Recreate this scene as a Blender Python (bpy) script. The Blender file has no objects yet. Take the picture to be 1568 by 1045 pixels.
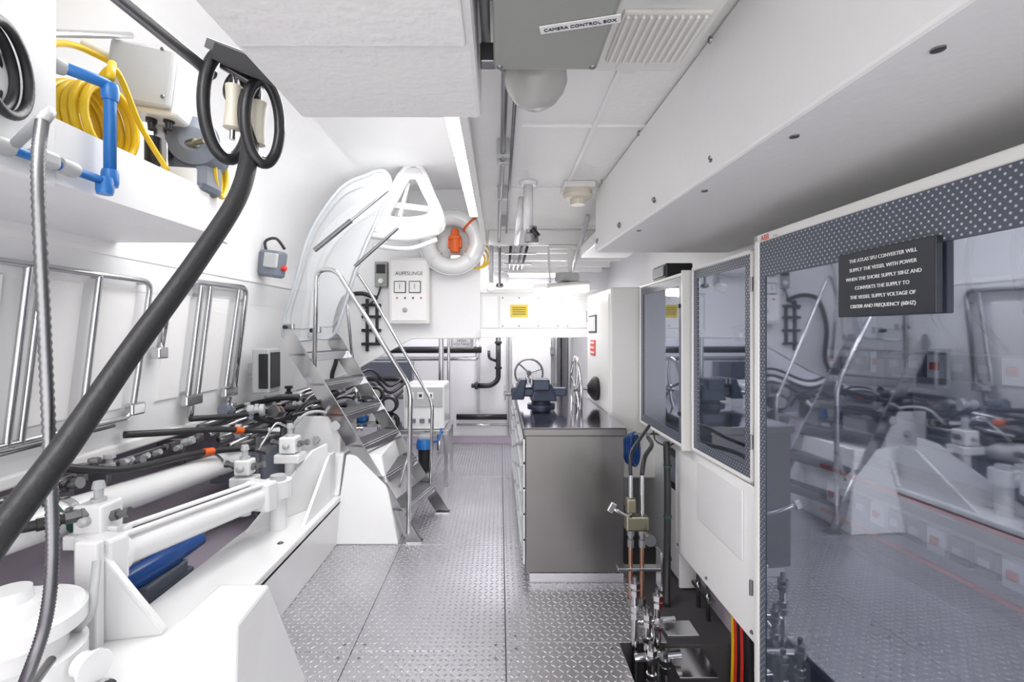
import bpy, bmesh, math, random
from mathutils import Vector, Matrix
random.seed(3)
S=bpy.context.scene
# ------------------------------------------------------------------ materials
def mat(name,col,rough=.4,metal=0.,var=.04,vs=6.,bump=.0,bs=40.,emis=0,alpha=1,spec=None,coat=0):
    m=bpy.data.materials.new(name); m.use_nodes=True
    nt=m.node_tree; N=nt.nodes; L=nt.links; b=N['Principled BSDF']
    tc=N.new('ShaderNodeTexCoord'); nz=N.new('ShaderNodeTexNoise'); nz.inputs['Scale'].default_value=vs; nz.inputs['Detail'].default_value=3
    L.new(tc.outputs['Object'],nz.inputs['Vector'])
    mx=N.new('ShaderNodeMix'); mx.data_type='RGBA'
    mx.inputs[6].default_value=(*[max(0,c*(1-var)) for c in col],1); mx.inputs[7].default_value=(*[min(1,c*(1+var)) for c in col],1)
    L.new(nz.outputs['Fac'],mx.inputs[0]); L.new(mx.outputs[2],b.inputs['Base Color'])
    b.inputs['Roughness'].default_value=rough; b.inputs['Metallic'].default_value=metal
    if coat: b.inputs['Coat Weight'].default_value=coat
    if bump:
        n2=N.new('ShaderNodeTexNoise'); n2.inputs['Scale'].default_value=bs; L.new(tc.outputs['Object'],n2.inputs['Vector'])
        bp=N.new('ShaderNodeBump'); bp.inputs['Strength'].default_value=bump; bp.inputs['Distance'].default_value=.01
        L.new(n2.outputs['Fac'],bp.inputs['Height']); L.new(bp.outputs['Normal'],b.inputs['Normal'])
    if emis:
        b.inputs['Emission Color'].default_value=(*col,1); b.inputs['Emission Strength'].default_value=emis
    if alpha<1: b.inputs['Alpha'].default_value=alpha
    return m
class NB:
    def __init__(s,nt): s.nt=nt
    def m(s,op,a,b=None,c=None):
        n=s.nt.nodes.new('ShaderNodeMath'); n.operation=op
        for i,v in enumerate((a,b,c)):
            if v is None: continue
            if isinstance(v,(int,float)): n.inputs[i].default_value=v
            else: s.nt.links.new(v,n.inputs[i])
        return n.outputs[0]
def diamond_mat():
    m=mat('diamond_plate',(.54,.525,.555),.32,.85,.22,2.2)
    nt=m.node_tree; q=NB(nt); b=nt.nodes['Principled BSDF']
    tc=nt.nodes.new('ShaderNodeTexCoord'); sp=nt.nodes.new('ShaderNodeSeparateXYZ'); nt.links.new(tc.outputs['Object'],sp.inputs[0])
    x=q.m('MULTIPLY',sp.outputs[0],30.); y=q.m('MULTIPLY',sp.outputs[1],30.)
    par=q.m('MODULO',q.m('ADD',q.m('ADD',q.m('FLOOR',x),q.m('FLOOR',y)),1000.),2.)
    lx=q.m('SUBTRACT',q.m('FRACT',x),.5); ly=q.m('SUBTRACT',q.m('FRACT',y),.5)
    a=q.m('ADD',lx,ly); c=q.m('SUBTRACT',lx,ly)
    aa=q.m('ADD',q.m('MULTIPLY',a,par),q.m('MULTIPLY',c,q.m('SUBTRACT',1.,par)))
    cc=q.m('ADD',q.m('MULTIPLY',c,par),q.m('MULTIPLY',a,q.m('SUBTRACT',1.,par)))
    d=q.m('ADD',q.m('POWER',q.m('DIVIDE',aa,.72),2.),q.m('POWER',q.m('DIVIDE',cc,.22),2.))
    h=q.m('MAXIMUM',q.m('SUBTRACT',1.,d),0.)
    bp=nt.nodes.new('ShaderNodeBump'); bp.inputs['Strength'].default_value=1.; bp.inputs['Distance'].default_value=.009
    nt.links.new(h,bp.inputs['Height']); nt.links.new(bp.outputs['Normal'],b.inputs['Normal'])
    old=b.inputs['Base Color'].links[0].from_socket
    mx=nt.nodes.new('ShaderNodeMix'); mx.data_type='RGBA'; nt.links.new(q.m('MINIMUM',q.m('MULTIPLY',h,1.8),.9),mx.inputs[0]); nt.links.new(old,mx.inputs[6]); mx.inputs[7].default_value=(.95,.94,.97,1)
    nt.links.new(mx.outputs[2],b.inputs['Base Color'])
    nt.links.new(q.m('SUBTRACT',.36,q.m('MULTIPLY',h,.2)),b.inputs['Roughness'])
    return m
def dots_mat():
    m=mat('perforated_film',(.2,.22,.27),.35)
    nt=m.node_tree; q=NB(nt); b=nt.nodes['Principled BSDF']
    tc=nt.nodes.new('ShaderNodeTexCoord'); sp=nt.nodes.new('ShaderNodeSeparateXYZ'); nt.links.new(tc.outputs['Object'],sp.inputs[0])
    x=q.m('MULTIPLY',sp.outputs[1],48.); y=q.m('MULTIPLY',sp.outputs[2],80.)
    row=q.m('MODULO',q.m('FLOOR',q.m('ADD',y,1000.)),2.)
    x=q.m('ADD',q.m('ADD',x,1000.),q.m('MULTIPLY',row,.5))
    lx=q.m('SUBTRACT',q.m('FRACT',x),.5); ly=q.m('MULTIPLY',q.m('SUBTRACT',q.m('FRACT',q.m('ADD',y,1000.)),.5),.6)
    r=q.m('SQRT',q.m('ADD',q.m('MULTIPLY',lx,lx),q.m('MULTIPLY',ly,ly)))
    f=q.m('LESS_THAN',r,.15)
    mx=nt.nodes.new('ShaderNodeMix'); mx.data_type='RGBA'
    mx.inputs[6].default_value=(.07,.08,.105,1); mx.inputs[7].default_value=(.42,.45,.52,1)
    nt.links.new(f,mx.inputs[0]); nt.links.new(mx.outputs[2],b.inputs['Base Color'])
    return m
def brushed():
    m=mat('brushed_steel',(.165,.158,.155),.28,.9,.12,3)
    nt=m.node_tree; b=nt.nodes['Principled BSDF']
    tc=nt.nodes.new('ShaderNodeTexCoord'); mp=nt.nodes.new('ShaderNodeMapping'); mp.inputs['Scale'].default_value=(3,3,220)
    n=nt.nodes.new('ShaderNodeTexNoise'); n.inputs['Scale'].default_value=2
    nt.links.new(tc.outputs['Object'],mp.inputs[0]); nt.links.new(mp.outputs[0],n.inputs['Vector'])
    bp=nt.nodes.new('ShaderNodeBump'); bp.inputs['Strength'].default_value=.12; bp.inputs['Distance'].default_value=.002
    nt.links.new(n.outputs['Fac'],bp.inputs['Height']); nt.links.new(bp.outputs['Normal'],b.inputs['Normal'])
    return m
def glass_mat():
    m=bpy.data.materials.new('tinted_glass'); m.use_nodes=True; nt=m.node_tree
    for n in list(nt.nodes):
        if n.type!='OUTPUT_MATERIAL': nt.nodes.remove(n)
    out=[n for n in nt.nodes][0]
    t=nt.nodes.new('ShaderNodeBsdfTransparent'); t.inputs[0].default_value=(.78,.81,.86,1)
    g=nt.nodes.new('ShaderNodeBsdfGlossy'); g.inputs['Roughness'].default_value=.03; g.inputs[0].default_value=(.85,.88,.97,1)
    nz=nt.nodes.new('ShaderNodeTexNoise'); nz.inputs['Scale'].default_value=1.5
    mr=nt.nodes.new('ShaderNodeMapRange'); mr.inputs['To Min'].default_value=.27; mr.inputs['To Max'].default_value=.38
    nt.links.new(nz.outputs['Fac'],mr.inputs['Value'])
    mx=nt.nodes.new('ShaderNodeMixShader'); nt.links.new(mr.outputs[0],mx.inputs[0]); nt.links.new(t.outputs[0],mx.inputs[1]); nt.links.new(g.outputs[0],mx.inputs[2]); nt.links.new(mx.outputs[0],out.inputs[0])
    return m
WH=mat('white_paint',(.83,.825,.82),.38,0,.03,3,.12,25)
WHW=mat('white_wall',(.80,.80,.81),.42,0,.03,2,.15,12)
WHC=mat('white_ceiling_paint',(.84,.83,.815),.5,0,.04,2,.35,30)
GW=mat('gloss_white',(.79,.79,.795),.2,0,.02,4,0,1,coat=.3)
LAV=mat('lavender_bilge',(.42,.37,.44),.45,0,.2,3,.1)
CAB=mat('cabinet_enamel',(.74,.73,.71),.3,0,.02)
CRM=mat('cream_plastic',(.66,.61,.51),.35)
GRY=mat('grey_enclosure',(.30,.31,.28),.45,0,.04,4,.1)
GRP=mat('grey_plastic',(.15,.17,.21),.4)
LGR=mat('light_grey',(.44,.45,.46),.4)
DK=mat('dark_rubber',(.02,.02,.022),.45,0,.15,20,.15,80)
BLK=mat('black_plastic',(.012,.012,.014),.35)
ST=mat('polished_steel',(.58,.58,.59),.15,1,.08)
STD=mat('dull_steel',(.25,.25,.26),.33,1,.15,15)
BR=brushed(); DIA=diamond_mat(); DOT=dots_mat()
BTOP=mat('polished_top',(.42,.40,.46),.12,1)
TRD=mat('tread_grey',(.14,.14,.15),.5,.5,.2,50,.3,90)
MIR=glass_mat()
INT=mat('cabinet_interior',(.50,.51,.58),.45,.0,.06,3); INT2=mat('module_grey',(.075,.085,.105),.4)
DPIT=mat('dark_pit',(.06,.055,.06),.6)
YEL=mat('yellow_hose',(.72,.47,.006),.35); BLU=mat('blue_pipe',(.02,.16,.48),.3); DBL=mat('pump_blue',(.01,.07,.28),.3); RED=mat('red_plastic',(.60,.03,.02),.4)
ORG=mat('orange_band',(.72,.12,.015),.4); COP=mat('copper',(.48,.27,.19),.28,1); BRS=mat('bronze',(.27,.25,.18),.35,1)
VIS=mat('vise_blue',(.04,.05,.08),.35,.4); PAP=mat('white_label',(.78,.78,.78),.5); INK=mat('ink',(.03,.03,.03),.5)
YLB=mat('yellow_label',(.72,.55,.05),.5); GRN=mat('green_hose',(.015,.08,.05),.4)
ACR=mat('clear_acrylic',(.84,.87,.90),.05,0,.01,1,alpha=.22)
AED=mat('acrylic_edge',(.55,.59,.63),.2)
LMP=mat('lamp_diffuser',(1,.985,.96),.4,0,0,1,emis=18); LMD=mat('lamp_diffuser_soft',(.66,.64,.60),.4,0,.02,1)
SGN=mat('black_sign',(.02,.023,.032),.3); CLB=mat('dome_plastic',(.45,.45,.43),.25)
# ------------------------------------------------------------------ mesh builder
V=Vector
def basis(n):
    n=V(n).normalized(); a=V((0,0,1)) if abs(n.z)<.9 else V((1,0,0))
    u=a.cross(n).normalized(); return u,n.cross(u),n
def catmull(P,n=8,closed=False):
    P=[V(p) for p in P]; out=[]; k=len(P)
    for i in range(k if closed else k-1):
        g=(lambda j:P[j%k]) if closed else (lambda j:P[min(max(j,0),k-1)])
        a,b,c,d=g(i-1),g(i),g(i+1),g(i+2)
        for t in range(n):
            t/=n
            out.append(.5*((2*b)+(c-a)*t+(2*a-5*b+4*c-d)*t*t+(-a+3*b-3*c+d)*t**3))
    if not closed: out.append(P[-1])
    return out
def fillet(P,r=.05,n=6):
    P=[V(p) for p in P]; out=[P[0]]
    for i in range(1,len(P)-1):
        a=P[i-1]-P[i]; b=P[i+1]-P[i]; q=min(r,a.length*.45,b.length*.45)
        A=P[i]+a.normalized()*q; B=P[i]+b.normalized()*q
        for t in range(n+1):
            t/=n; out.append(A*(1-t)**2+P[i]*2*t*(1-t)+B*t*t)
    out.append(P[-1]); return out
class B:
    def __init__(s,name): s.name=name; s.bm=bmesh.new(); s.mats=[]
    def idx(s,m):
        if m not in s.mats: s.mats.append(m)
        return s.mats.index(m)
    def merge(s,t,m,smooth):
        i=s.idx(m)
        bmesh.ops.recalc_face_normals(t,faces=t.faces)
        for f in t.faces: f.material_index=i; f.smooth=smooth
        me=bpy.data.meshes.new('t'); t.to_mesh(me); t.free(); s.bm.from_mesh(me); bpy.data.meshes.remove(me); return s
    def hexa(s,bot,top,m,bev=.004):
        t=bmesh.new(); v=[t.verts.new(p) for p in bot]+[t.verts.new(p) for p in top]
        for f in ((0,1,2,3),(4,5,6,7),(0,1,5,4),(1,2,6,5),(2,3,7,6),(3,0,4,7)): t.faces.new([v[i] for i in f])
        if bev: bmesh.ops.bevel(t,geom=t.edges[:],offset=bev,segments=2,affect='EDGES',profile=.5)
        return s.merge(t,m,False)
    def box(s,a,b,m,bev=.004):
        x0,x1=sorted((a[0],b[0]));y0,y1=sorted((a[1],b[1]));z0,z1=sorted((a[2],b[2]))
        bev=min(bev,(x1-x0)*.4,(y1-y0)*.4,(z1-z0)*.4)
        return s.hexa([(x0,y0,z0),(x1,y0,z0),(x1,y1,z0),(x0,y1,z0)],[(x0,y0,z1),(x1,y0,z1),(x1,y1,z1),(x0,y1,z1)],m,bev)
    def obox(s,c,size,m,rot=(0,0,0),bev=.004):
        from mathutils import Euler
        R=Euler(rot).to_matrix(); c=V(c); h=V(size)/2
        q=[(-1,-1),(1,-1),(1,1),(-1,1)]
        return s.hexa([c+R@V((a*h.x,b*h.y,-h.z)) for a,b in q],[c+R@V((a*h.x,b*h.y,h.z)) for a,b in q],m,min(bev,min(h)*.8))
    def beam(s,p0,p1,w,h,m,up=(0,0,1),bev=.003):
        p0=V(p0);p1=V(p1);d=(p1-p0).normalized(); u=d.cross(V(up)).normalized(); v=u.cross(d).normalized()
        f=lambda p:[p-u*w/2-v*h/2,p+u*w/2-v*h/2,p+u*w/2+v*h/2,p-u*w/2+v*h/2]
        return s.hexa(f(p0),f(p1),m,bev)
    def prism(s,pts,ext,m,bev=.0):
        t=bmesh.new(); e=V(ext); a=[t.verts.new(p) for p in pts]; b=[t.verts.new(V(p)+e) for p in pts]
        t.faces.new(a); t.faces.new(b[::-1]); k=len(pts)
        for i in range(k): t.faces.new([a[i],a[(i+1)%k],b[(i+1)%k],b[i]])
        if bev: bmesh.ops.bevel(t,geom=t.edges[:],offset=bev,segments=2,affect='EDGES')
        return s.merge(t,m,False)
    def ring(s,outer,inner,ext,m):
        t=bmesh.new(); e=V(ext); k=len(outer)
        o0=[t.verts.new(p) for p in outer]; i0=[t.verts.new(p) for p in inner]; o1=[t.verts.new(V(p)+e) for p in outer]; i1=[t.verts.new(V(p)+e) for p in inner]
        for i in range(k):
            j=(i+1)%k
            t.faces.new([o0[i],o0[j],i0[j],i0[i]]); t.faces.new([o1[i],o1[j],i1[j],i1[i]]); t.faces.new([o0[i],o0[j],o1[j],o1[i]]); t.faces.new([i0[i],i0[j],i1[j],i1[i]])
        return s.merge(t,m,False)
    def lathe(s,o,ax,prof,m,seg=28,smooth=True):
        u,w,n=basis(ax); o=V(o); t=bmesh.new(); R=[]
        for (d,r) in prof:
            R.append([t.verts.new(o+n*d+(u*math.cos(2*math.pi*i/seg)+w*math.sin(2*math.pi*i/seg))*max(r,1e-4)) for i in range(seg)])
        for a,b in zip(R,R[1:]):
            for i in range(seg): t.faces.new([a[i],a[(i+1)%seg],b[(i+1)%seg],b[i]])
        t.faces.new(R[0]); t.faces.new(R[-1])
        i=s.idx(m); bmesh.ops.recalc_face_normals(t,faces=t.faces)
        for f in t.faces: f.material_index=i; f.smooth=smooth and len(f.verts)==4
        if smooth:
            for e in t.edges:
                if len(e.link_faces)==2 and e.calc_face_angle(0)>.6: e.smooth=False
        me=bpy.data.meshes.new('t'); t.to_mesh(me); t.free(); s.bm.from_mesh(me); bpy.data.meshes.remove(me); return s
    def cyl(s,p0,p1,r,m,r2=None,seg=20):
        d=V(p1)-V(p0); return s.lathe(p0,d,[(0,r),(d.length,r if r2 is None else r2)],m,seg)
    def tube(s,P,r,m,seg=12,closed=False,ribs=0):
        P=[V(p) for p in P]; k=len(P); t=bmesh.new(); R=[]; prev=None
        for i in range(k):
            a=P[(i-1)%k] if closed else P[max(i-1,0)]; b=P[(i+1)%k] if closed else P[min(i+1,k-1)]
            d=(b-a).normalized()
            if prev is None: u,_,_=basis(d)
            else:
                u=prev-d*prev.dot(d); u.normalize()
            prev=u; w=d.cross(u)
            rr=r
            if ribs and i%2: rr*=ribs
            R.append([t.verts.new(P[i]+(u*math.cos(2*math.pi*j/seg)+w*math.sin(2*math.pi*j/seg))*rr) for j in range(seg)])
        for i in range(k if closed else k-1):
            a=R[i];b=R[(i+1)%k]
            for j in range(seg): t.faces.new([a[j],a[(j+1)%seg],b[(j+1)%seg],b[j]])
        if not closed: t.faces.new(R[0]); t.faces.new(R[-1])
        return s.merge(t,m,True)
    def torus(s,c,n,Rr,r,m,a0=0,a1=360,sx=1,seg=40):
        u,w,_=basis(n); full=abs(a1-a0)>=360; k=seg
        P=[V(c)+(u*math.cos(math.radians(a0+(a1-a0)*i/(k if full else k-1)))*sx+w*math.sin(math.radians(a0+(a1-a0)*i/(k if full else k-1))))*Rr for i in range(k)]
        return s.tube(P,r,m,12,closed=full)
    def text(s,body,o,xd,yd,size,m,al='LEFT'):
        cu=bpy.data.curves.new('t','FONT'); cu.body=body; cu.size=size; cu.align_x=al; cu.extrude=.0006
        ob=bpy.data.objects.new('t',cu); S.collection.objects.link(ob)
        dg=bpy.context.evaluated_depsgraph_get(); me=bpy.data.meshes.new_from_object(ob.evaluated_get(dg))
        x=V(xd).normalized();y=V(yd).normalized();z=x.cross(y)
        M=Matrix((( x.x,y.x,z.x,o[0]),(x.y,y.y,z.y,o[1]),(x.z,y.z,z.z,o[2]),(0,0,0,1))); me.transform(M)
        t=bmesh.new(); t.from_mesh(me); bpy.data.meshes.remove(me); bpy.data.objects.remove(ob)
        return s.merge(t,m,False)
    def bolt(s,p,n,r=.008,m=None): return s.lathe(p,n,[(0,r*1.6),(.002,r*1.6),(.0021,r),(.008,r),(.009,r*.6)],m or ST,6,False)
    def done(s,yaw=None):
        me=bpy.data.meshes.new(s.name); s.bm.to_mesh(me); s.bm.free()
        ob=bpy.data.objects.new(s.name,me); S.collection.objects.link(ob)
        for m in s.mats: me.materials.append(m)
        if yaw:
            px,py,deg=yaw
            ob.matrix_world=Matrix.Translation((px,py,0))@Matrix.Rotation(math.radians(deg),4,'Z')@Matrix.Translation((-px,-py,0))
        return ob
def wheel(b,c,n,R,r,m,sp=5,hubm=None):
    u,w,n=basis(n); c=V(c); b.torus(c,n,R,r,m)
    for i in range(sp):
        a=2*math.pi*i/sp+.3; e=c+(u*math.cos(a)+w*math.sin(a))*R
        b.tube(catmull([c+n*.0,(c+e)/2-n*.01,e],5),r*.75,m,8)
    b.lathe(c-n*.025,n,[(0,.03),(.05,.035)],hubm or m,18)
# ------------------------------------------------------------------ shell
Y0,Y1=-1.5,6.8
XR=1.52
def sheet(name,prof,y0,y1,m,steps=1,smooth=True):
    b=B(name); t=bmesh.new(); rows=[]
    for j in range(steps+1):
        y=y0+(y1-y0)*j/steps; rows.append([t.verts.new((p[0],y,p[1])) for p in prof])
    for a,c in zip(rows,rows[1:]):
        for i in range(len(prof)-1): t.faces.new([a[i],a[i+1],c[i+1],c[i]])
    i=b.idx(m)
    for f in t.faces: f.material_index=i; f.smooth=smooth
    me=bpy.data.meshes.new('t'); t.to_mesh(me); t.free(); b.bm.from_mesh(me)
    return b
hp=[(p.x,p.z) for p in catmull([(-2.03,0,1.78),(-2.0,0,1.95),(-1.97,0,2.25),(-1.83,0,2.58),(-1.52,0,2.86),(-1.1,0,3.0),(-.6,0,3.03),(-.15,0,3.03)],6)]
sheet('ceiling_hull_curve',hp,Y0,Y1,WHW).done()
def wp(y,z,o=.05): return V((-2.03-(1.8-z)*.125+o,y,z))
b=sheet('wall_left',[(-2.03,1.8),(-2.14,.92)],Y0,Y1,WHW,smooth=False)
b.box((-2.2,Y0,.87),(-2.12,Y1,.93),WH,.012)
for i,(y,z) in enumerate([(2.1,1.93),(2.25,1.915),(2.45,1.90),(2.7,1.93),(2.95,1.90),(3.2,1.93),(3.5,1.90),(3.7,1.93)]):
    b.lathe((-2.03,y,z-.03),(1,0,0),[(0,.014),(.012,.014),(.013,.008)],DK,12)
b.beam((-2.015,1.4,1.955),(-2.0,4.9,1.985),.03,.035,WH)
for y0,y1 in ((1.25,1.98),(2.13,2.36),(2.45,2.70),(2.95,3.17),(3.34,3.62)):
    b.hexa([wp(y0,1.12,-.005),wp(y1,1.12,-.005),wp(y1,1.8,-.005),wp(y0,1.8,-.005)],[wp(y0+.01,1.13,.012),wp(y1-.01,1.13,.012),wp(y1-.01,1.79,.012),wp(y0+.01,1.79,.012)],WH,.004)
b.done()
sheet('hull_bilge',[(-2.14,.9),(-2.45,.88),(-2.45,.5),(-2.1,.12),(-1.3,.03)],Y0,Y1-.01,LAV,smooth=False).done()
b=B('wall_right'); b.box((XR,Y0,-.3),(XR+.06,Y1,2.5),WHW,0); b.done()
b=B('wall_back'); b.box((-2.5,Y1,-.1),(XR+.06,Y1+.06,3.1),WHW,0)
b.box((-2.4,Y1-.03,.0),(1.3,Y1,.1),LAV,.004)
b.box((-.32,Y1-.03,.45),(-.28,Y1,2.3),LGR,.004); b.box((.1,Y1-.03,.1),(.12,Y1,2.3),LGR,.003)
b.done()
b=B('ceiling'); b.box((-.15,Y0,2.5),(XR+.06,Y1,2.56),WHC,0); b.box((-.17,Y0,2.44),(-.13,Y1,3.03),WHC,.005)
for (y,x0,x1) in [(2.2,.1,.68),(3.15,-.1,.68),(4.3,-.1,1.3)]: b.box((x0,y,2.488),(x1,y+.02,2.502),WH,.003)
b.box((.42,1.7,2.485),(.44,3.2,2.501),WH,.003)
for y in (4.45,4.9,5.4,5.9,6.4): b.box((-.1,y,2.36),(1.35,y+.07,2.5),WH,.008)
for x in (.25,.75): b.box((x,4.4,2.41),(x+.05,6.7,2.46),WH,.006)
b.done()
b=B('floor')
def plate(x0,y0,x1,y1):
    b.box((x0+.002,y0+.002,-.008),(x1-.002,y1-.002,0),DIA,.002)
    for px in (x0+.05,x1-.05):
        for py in (y0+.05,y1-.05): b.lathe((px,py,0),(0,0,1),[(0,.009),(.001,.008)],STD,10)
for x0,x1 in ((-1.3,-.72),(-.72,.03)):
    for y0,y1 in ((-1.5,.9),(.9,2.35),(2.35,3.53),(3.53,5.2),(5.2,6.8)): plate(x0,y0,x1,y1)
for y0,y1 in ((-1.5,.9),(.9,2.42)): plate(.03,y0,.6,y1)
plate(.03,2.42,.84,3.53); plate(.03,3.53,.84,5.2); plate(.03,5.2,1.3,6.8)
b.box((-1.35,-1.5,-.03),(.6,6.8,-.009),DPIT,0); b.box((.6,2.42,-.03),(XR,6.8,-.009),DPIT,0)
b.box((.6,-1.5,-.34),(XR,2.42,-.3),DPIT,0); b.box((.598,-1.5,-.34),(.604,2.42,-.03),STD,0); b.box((.6,2.415,-.34),(XR,2.425,-.03),DPIT,0)
b.done()
b=B('wall_bulkhead')
b.prism([(-.2,5,1.5),(-.9,5,1.5),(-1.59,5,1.12),(-2.14,5,.95),(-2.14,5,3.05),(-.2,5,3.05)],(0,.06,0),WHW)
b.tube(fillet([(-.2,4.99,1.5),(-.9,4.99,1.5),(-1.59,4.99,1.12),(-2.1,4.99,.95)],.05),.012,WH)
b.tube(catmull([(-1.95,4.98,1.5),(-1.88,4.98,2.1),(-1.7,4.98,2.5),(-1.35,4.98,2.78),(-.95,4.98,2.9)],8),.03,WH)
b.done()
b=B('trim_crossbeam')
b.box((-.2,5.0,1.52),(1.0,5.14,2.0),WH,.01)
b.box((-.2,4.96,1.5),(1.0,5.0,1.585),GW,.006); b.box((-.2,4.95,1.96),(1.0,5.0,2.0),GW,.006)
b.box((-.18,4.985,1.6),(-.02,5.0,1.93),GW,.004); b.box((0.0,4.985,1.6),(.62,5.0,1.93),WH,.004); b.box((.64,4.985,1.6),(.98,5.0,1.93),GW,.004)
for x in (.03,.2,.4,.6,.7,.94):
    for z in (1.62,1.91): b.bolt((x,4.985,z),(0,-1,0),.006,STD)
b.done()
b=B('warning_sticker'); b.box((.11,4.978,1.71),(.29,4.984,1.84),YLB,.001)
for i in range(4): b.box((.13,4.976,1.74+.022*i),(.27,4.979,1.747+.022*i),INK,0)
b.done()
b=B('trim_overhead_box')
b.box((-.6,-1.5,2.2),(-.055,1.47,2.49),WHC,.014); b.box((-.6,-1.5,2.45),(-.2,1.47,3.03),WHC,.012)
b.box((-.585,-1.4,2.188),(-.075,1.08,2.203),WHC,.005)
b.done()
b=B('trim_side_beam')
b.hexa([(.86,-1.5,2.08),(XR,-1.5,2.08),(XR,3.2,2.08),(.63,3.2,2.08)],[(.73,-1.5,2.49),(XR,-1.5,2.49),(XR,3.2,2.49),(.635,3.2,2.49)],WH,.01)
for y in (.5,.8,1.15,1.6,2.1,2.6,3.05):
    xx=.82-.06*y
    b.lathe((xx-.02,y,2.13),(-1,0,.1),[(0,.016),(.006,.016),(.007,.008),(.012,.007)],STD,12)
for y in (.9,1.3,1.8,2.5): b.lathe((.81-.06*y+.06,y,2.08),(0,0,-1),[(0,.012),(.004,.012),(.005,.006)],STD,12)
for y in (1.5,2.2,2.9): b.lathe((.72-.03*y-.02,y,2.46),(-1,0,0),[(0,.012),(.006,.01)],STD,12)
b.done()
# ------------------------------------------------------------------ right side cabinets
def glasscab(name,X,y0,y1,z0,z1,fr=.03,dot=.09,top=None,XB=1.48):
    b=B(name); top=top or dot
    w=.015
    b.box((X+.03,y0,z0),(XB,y0+w,z1),CAB,.004); b.box((X+.03,y1-w,z0),(XB,y1,z1),CAB,.004)
    b.box((X+.03,y0,z0),(XB,y1,z0+w),CAB,.004); b.box((X+.03,y0,z1-w),(XB,y1,z1),CAB,.004)
    b.box((XB-w,y0,z0),(XB,y1,z1),INT,.0)
    b.box((X,y0,z0),(X+.03,y0+fr,z1),CAB,.006); b.box((X,y1-fr,z0),(X+.03,y1,z1),CAB,.006)
    b.box((X,y0,z1-fr),(X+.03,y1,z1),CAB,.006); b.box((X,y0,z0),(X+.03,y1,z0+fr),CAB,.006)
    a0,a1,c0,c1=y0+fr,y1-fr,z0+fr,z1-fr
    x=X+.006
    b.box((x,a0,c0),(x+.008,a0+dot,c1),DOT,0); b.box((x,a1-dot,c0),(x+.008,a1,c1),DOT,0)
    b.box((x,a0+dot,c1-top),(x+.008,a1-dot,c1),DOT,0); b.box((x,a0+dot,c0),(x+.008,a1-dot,c0+dot),DOT,0)
    b.prism([(x+.004,a0+dot,c0+dot),(x+.004,a1-dot,c0+dot),(x+.004,a1-dot,c1-top),(x+.004,a0+dot,c1-top)],(.0005,0,0),MIR)
    return b
YAW=(1.04,1.98,2.7)
b=glasscab('converter_cabinet',1.04,-.35,1.98,.06,1.945,.032,.035,.14,XB=1.38)
b.text('ABB',(1.0395,1.93,1.916),(0,-1,0),(0,0,1),.03,RED); b.text('drives',(1.0395,1.85,1.918),(0,-1,0),(0,0,1),.012,LGR)
for z in (.5,1.1,1.75): b.cyl((1.035,1.99,z-.03),(1.035,1.99,z+.03),.008,STD)
b.box((1.07,-.3,0),(1.37,1.95,.06),LGR,.004)
b.box((1.14,.55,.30),(1.36,1.08,.72),INT2,.02); b.box((1.12,.6,.42),(1.14,1.03,.68),GRP,.01); b.box((1.115,.8,.56),(1.122,.98,.64),INT2,.003)
b.box((1.18,1.25,.2),(1.36,1.85,.82),GRP,.015)
for z in (.93,1.45):
    b.box((1.29,.1,z-.045),(1.365,1.9,z+.045),LGR,.004)
    for i in range(25): b.box((1.27,.14+.07*i,z-.035),(1.292,.14+.07*i+.055,z+.035),GRP if i%3 else PAP,.002); b.box((1.263,.155+.07*i,z-.01),(1.272,.18+.07*i,z+.012),RED if i%3==0 else LGR,.001)
b.box((1.26,.1,1.02),(1.275,1.9,1.035),RED,.002); b.box((1.26,.1,.85),(1.275,1.9,.862),RED,.002)
b.box((1.28,.1,1.2),(1.365,1.85,1.27),GRP,.004); b.box((1.28,.1,1.08),(1.365,1.85,1.1),STD,.004)
for y in (.75,1.15,1.6): b.box((1.26,y,1.27),(1.365,y+.03,1.9),GRP,.003)
for i in range(5): b.tube(catmull([(1.3,.9+.12*i,1.5),(1.25,.93+.12*i,1.6),(1.3,1.0+.12*i,1.75),(1.33,1.0+.12*i,1.9)],6),.009,BLK if i%2 else GRP,8)
b.done(YAW)
b=B('instruction_plaque'); b.box((1.026,1.18,1.598),(1.046,1.5,1.79),SGN,.003)
for i,t in enumerate(['THE ATLAS SFU CONVERTER WILL','SUPPLY THE VESSEL WITH POWER','WHEN THE SHORE SUPPLY 50HZ AND','CONVERTS THE SUPPLY TO','THE VESSEL SUPPLY VOLTAGE OF','120/208 AND FREQUENCY (60HZ)']):
    b.text(t,(1.0245,1.34,1.758-.027*i),(0,-1,0),(0,0,1),.0145,PAP,'CENTER')
b.done(YAW)
b=glasscab('electrical_cabinet',1.05,2.03,2.63,.91,1.905,.02,.045,XB=1.47)
b.box((1.2,2.1,1.0),(1.46,2.5,1.4),GRP,.01); b.box((1.25,2.1,1.5),(1.46,2.55,1.58),LGR,.005)
for i in range(7): b.box((1.23,2.12+.06*i,1.505),(1.25,2.165+.06*i,1.575),INT2,.002); b.box((1.222,2.13+.06*i,1.53),(1.232,2.155+.06*i,1.55),RED if i%3==0 else LGR,.001)
b.done((1.05,2.33,1.8))
b=glasscab('electrical_cabinet',1.0,2.66,3.44,.91,1.885,.02,.05,XB=1.47)
b.box((.995,2.655,.9),(1.46,2.672,1.895),CAB,.003); b.box((1.2,2.8,1.1),(1.46,3.3,1.5),GRP,.01)
for z in (1.1,1.7): b.lathe((.998,2.69,z),(-1,0,0),[(0,.012),(.012,.01)],BLK,12)
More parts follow.
